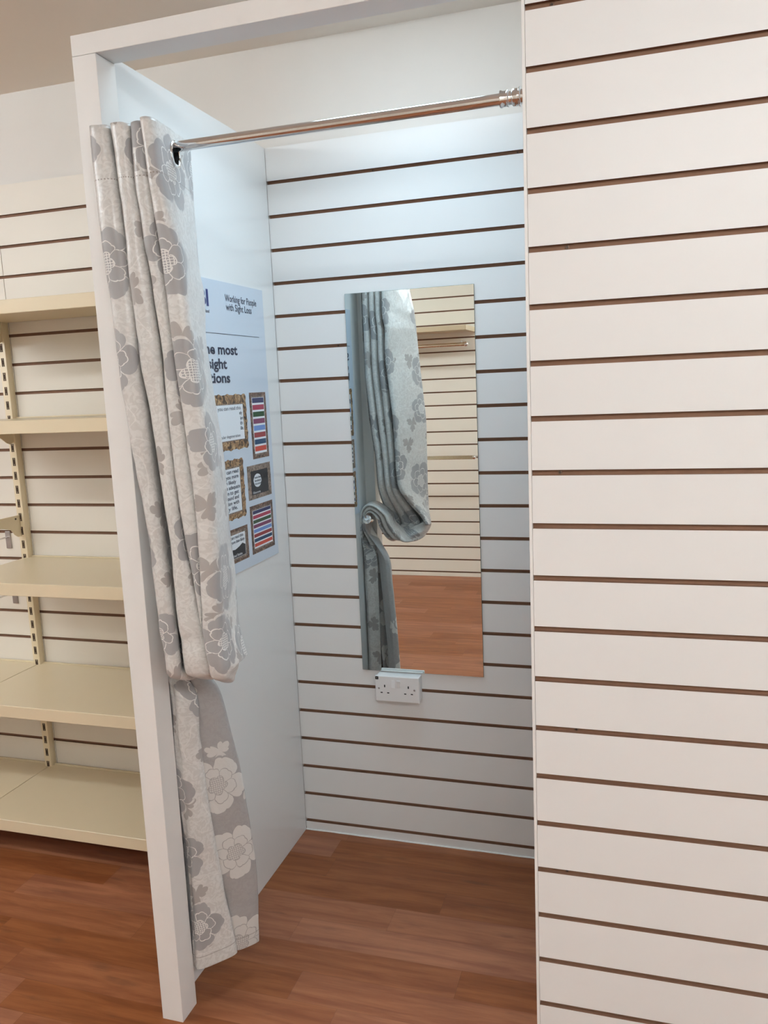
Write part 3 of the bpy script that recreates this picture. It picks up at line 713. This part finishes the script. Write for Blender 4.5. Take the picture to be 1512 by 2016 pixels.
plate('picture_line', -.446, -.312, 1.168, 1.300, M['stone'], 2, par=f); plate('picture_panel', -.443, -.316, 1.172, 1.296, M['white'], 3, par=f)
for i, (s, yr) in enumerate((('If you can read', -.324), ('this you more', -.326), ('than likely', -.342), ('have adequate', -.320), ('vision to get', -.330), ('around and', -.332), ('function with', -.332), ('daily life.', -.343))):
    text('picture_text', s, yr, 1.2825 - .0147 * i, .0105, M['ink'], lay=5, bold=.015, width=.0082 * len(s), par=f)
f = framed(-.269, -.111, 1.190, 1.291, 'stone', None, 'carved stone coloured printed frame')
plate('picture_panel', -.247, -.132, 1.203, 1.274, M['printblack'], 3, par=f)
bm = bmesh.new(); prism(bm, [(-.205 + .026 * math.cos(2 * PI * k / 28) * (1 + .04 * math.sin(k * 5)), 1.244 + .020 * math.sin(2 * PI * k / 28)) for k in range(28)], lambda a, b, c: (c, a, b), Q + .0006, Q + .0010); obj('picture_spot', bm, M['white'], f)
for i, s in enumerate(('more than', 'have adequate', 'get around')): text('picture_text', s, -.183, 1.2505 - .0095 * i, .0065, M['ink'], width=.042, lay=7, bold=.02, par=f)
text('picture_text', 'Glaucoma', 0, 1.2065, .0065, M['white'], yl=-.240, lay=5, width=.05, par=f)
f = framed(-.468, -.290, 1.027, 1.125, 'wood', None, 'brown wood printed frame at bottom')
plate('picture_line', -.458, -.300, 1.035, 1.117, M['stone'], 2, par=f); plate('picture_panel', -.450, -.310, 1.041, 1.109, M['white'], 3, par=f)
bm = bmesh.new(); prism(bm, [(-.448, 1.042), (-.312, 1.042), (-.312, 1.071), (-.330, 1.078), (-.35, 1.071), (-.375, 1.066), (-.41, 1.069), (-.448, 1.064)], lambda a, b, c: (c, a, b), Q + .0006, Q + .0009); obj('dark_patch', bm, M['printblack'], f)
text('picture_text', 'If you can read this', -.322, 1.0975, .009, M['ink'], width=.115, lay=5, bold=.012, par=f)
text('picture_text', 'you are more than likely', -.315, 1.0845, .009, M['ink'], width=.130, lay=5, bold=.012, par=f)
text('picture_text', 'Detached Retina', -.335, 1.0455, .0075, M['white'], width=.08, lay=6, bold=.012, par=f)
# left column, mostly behind the curtain, glimpsed in the mirror
for (z0, z1, kd) in ((1.315, 1.501, 'gold'), (1.185, 1.300, 'stone'), (1.027, 1.172, 'gold')):
    f = framed(-.700, -.500, z0, z1, kd, None, 'printed frame in the left column')
    plate('picture_panel', -.680, -.520, z0 + .022, z1 - .022, M['white'], 3, par=f)
    for i in range(4):
        h = (z1 - z0 - .05) / 4; plate('colour_stripe', -.676, -.524, z0 + .026 + h * i, z0 + .026 + h * i + h * .5, M['ink'] if kd != 'gold' else M['st%d' % (i * 2)], 4, par=f)
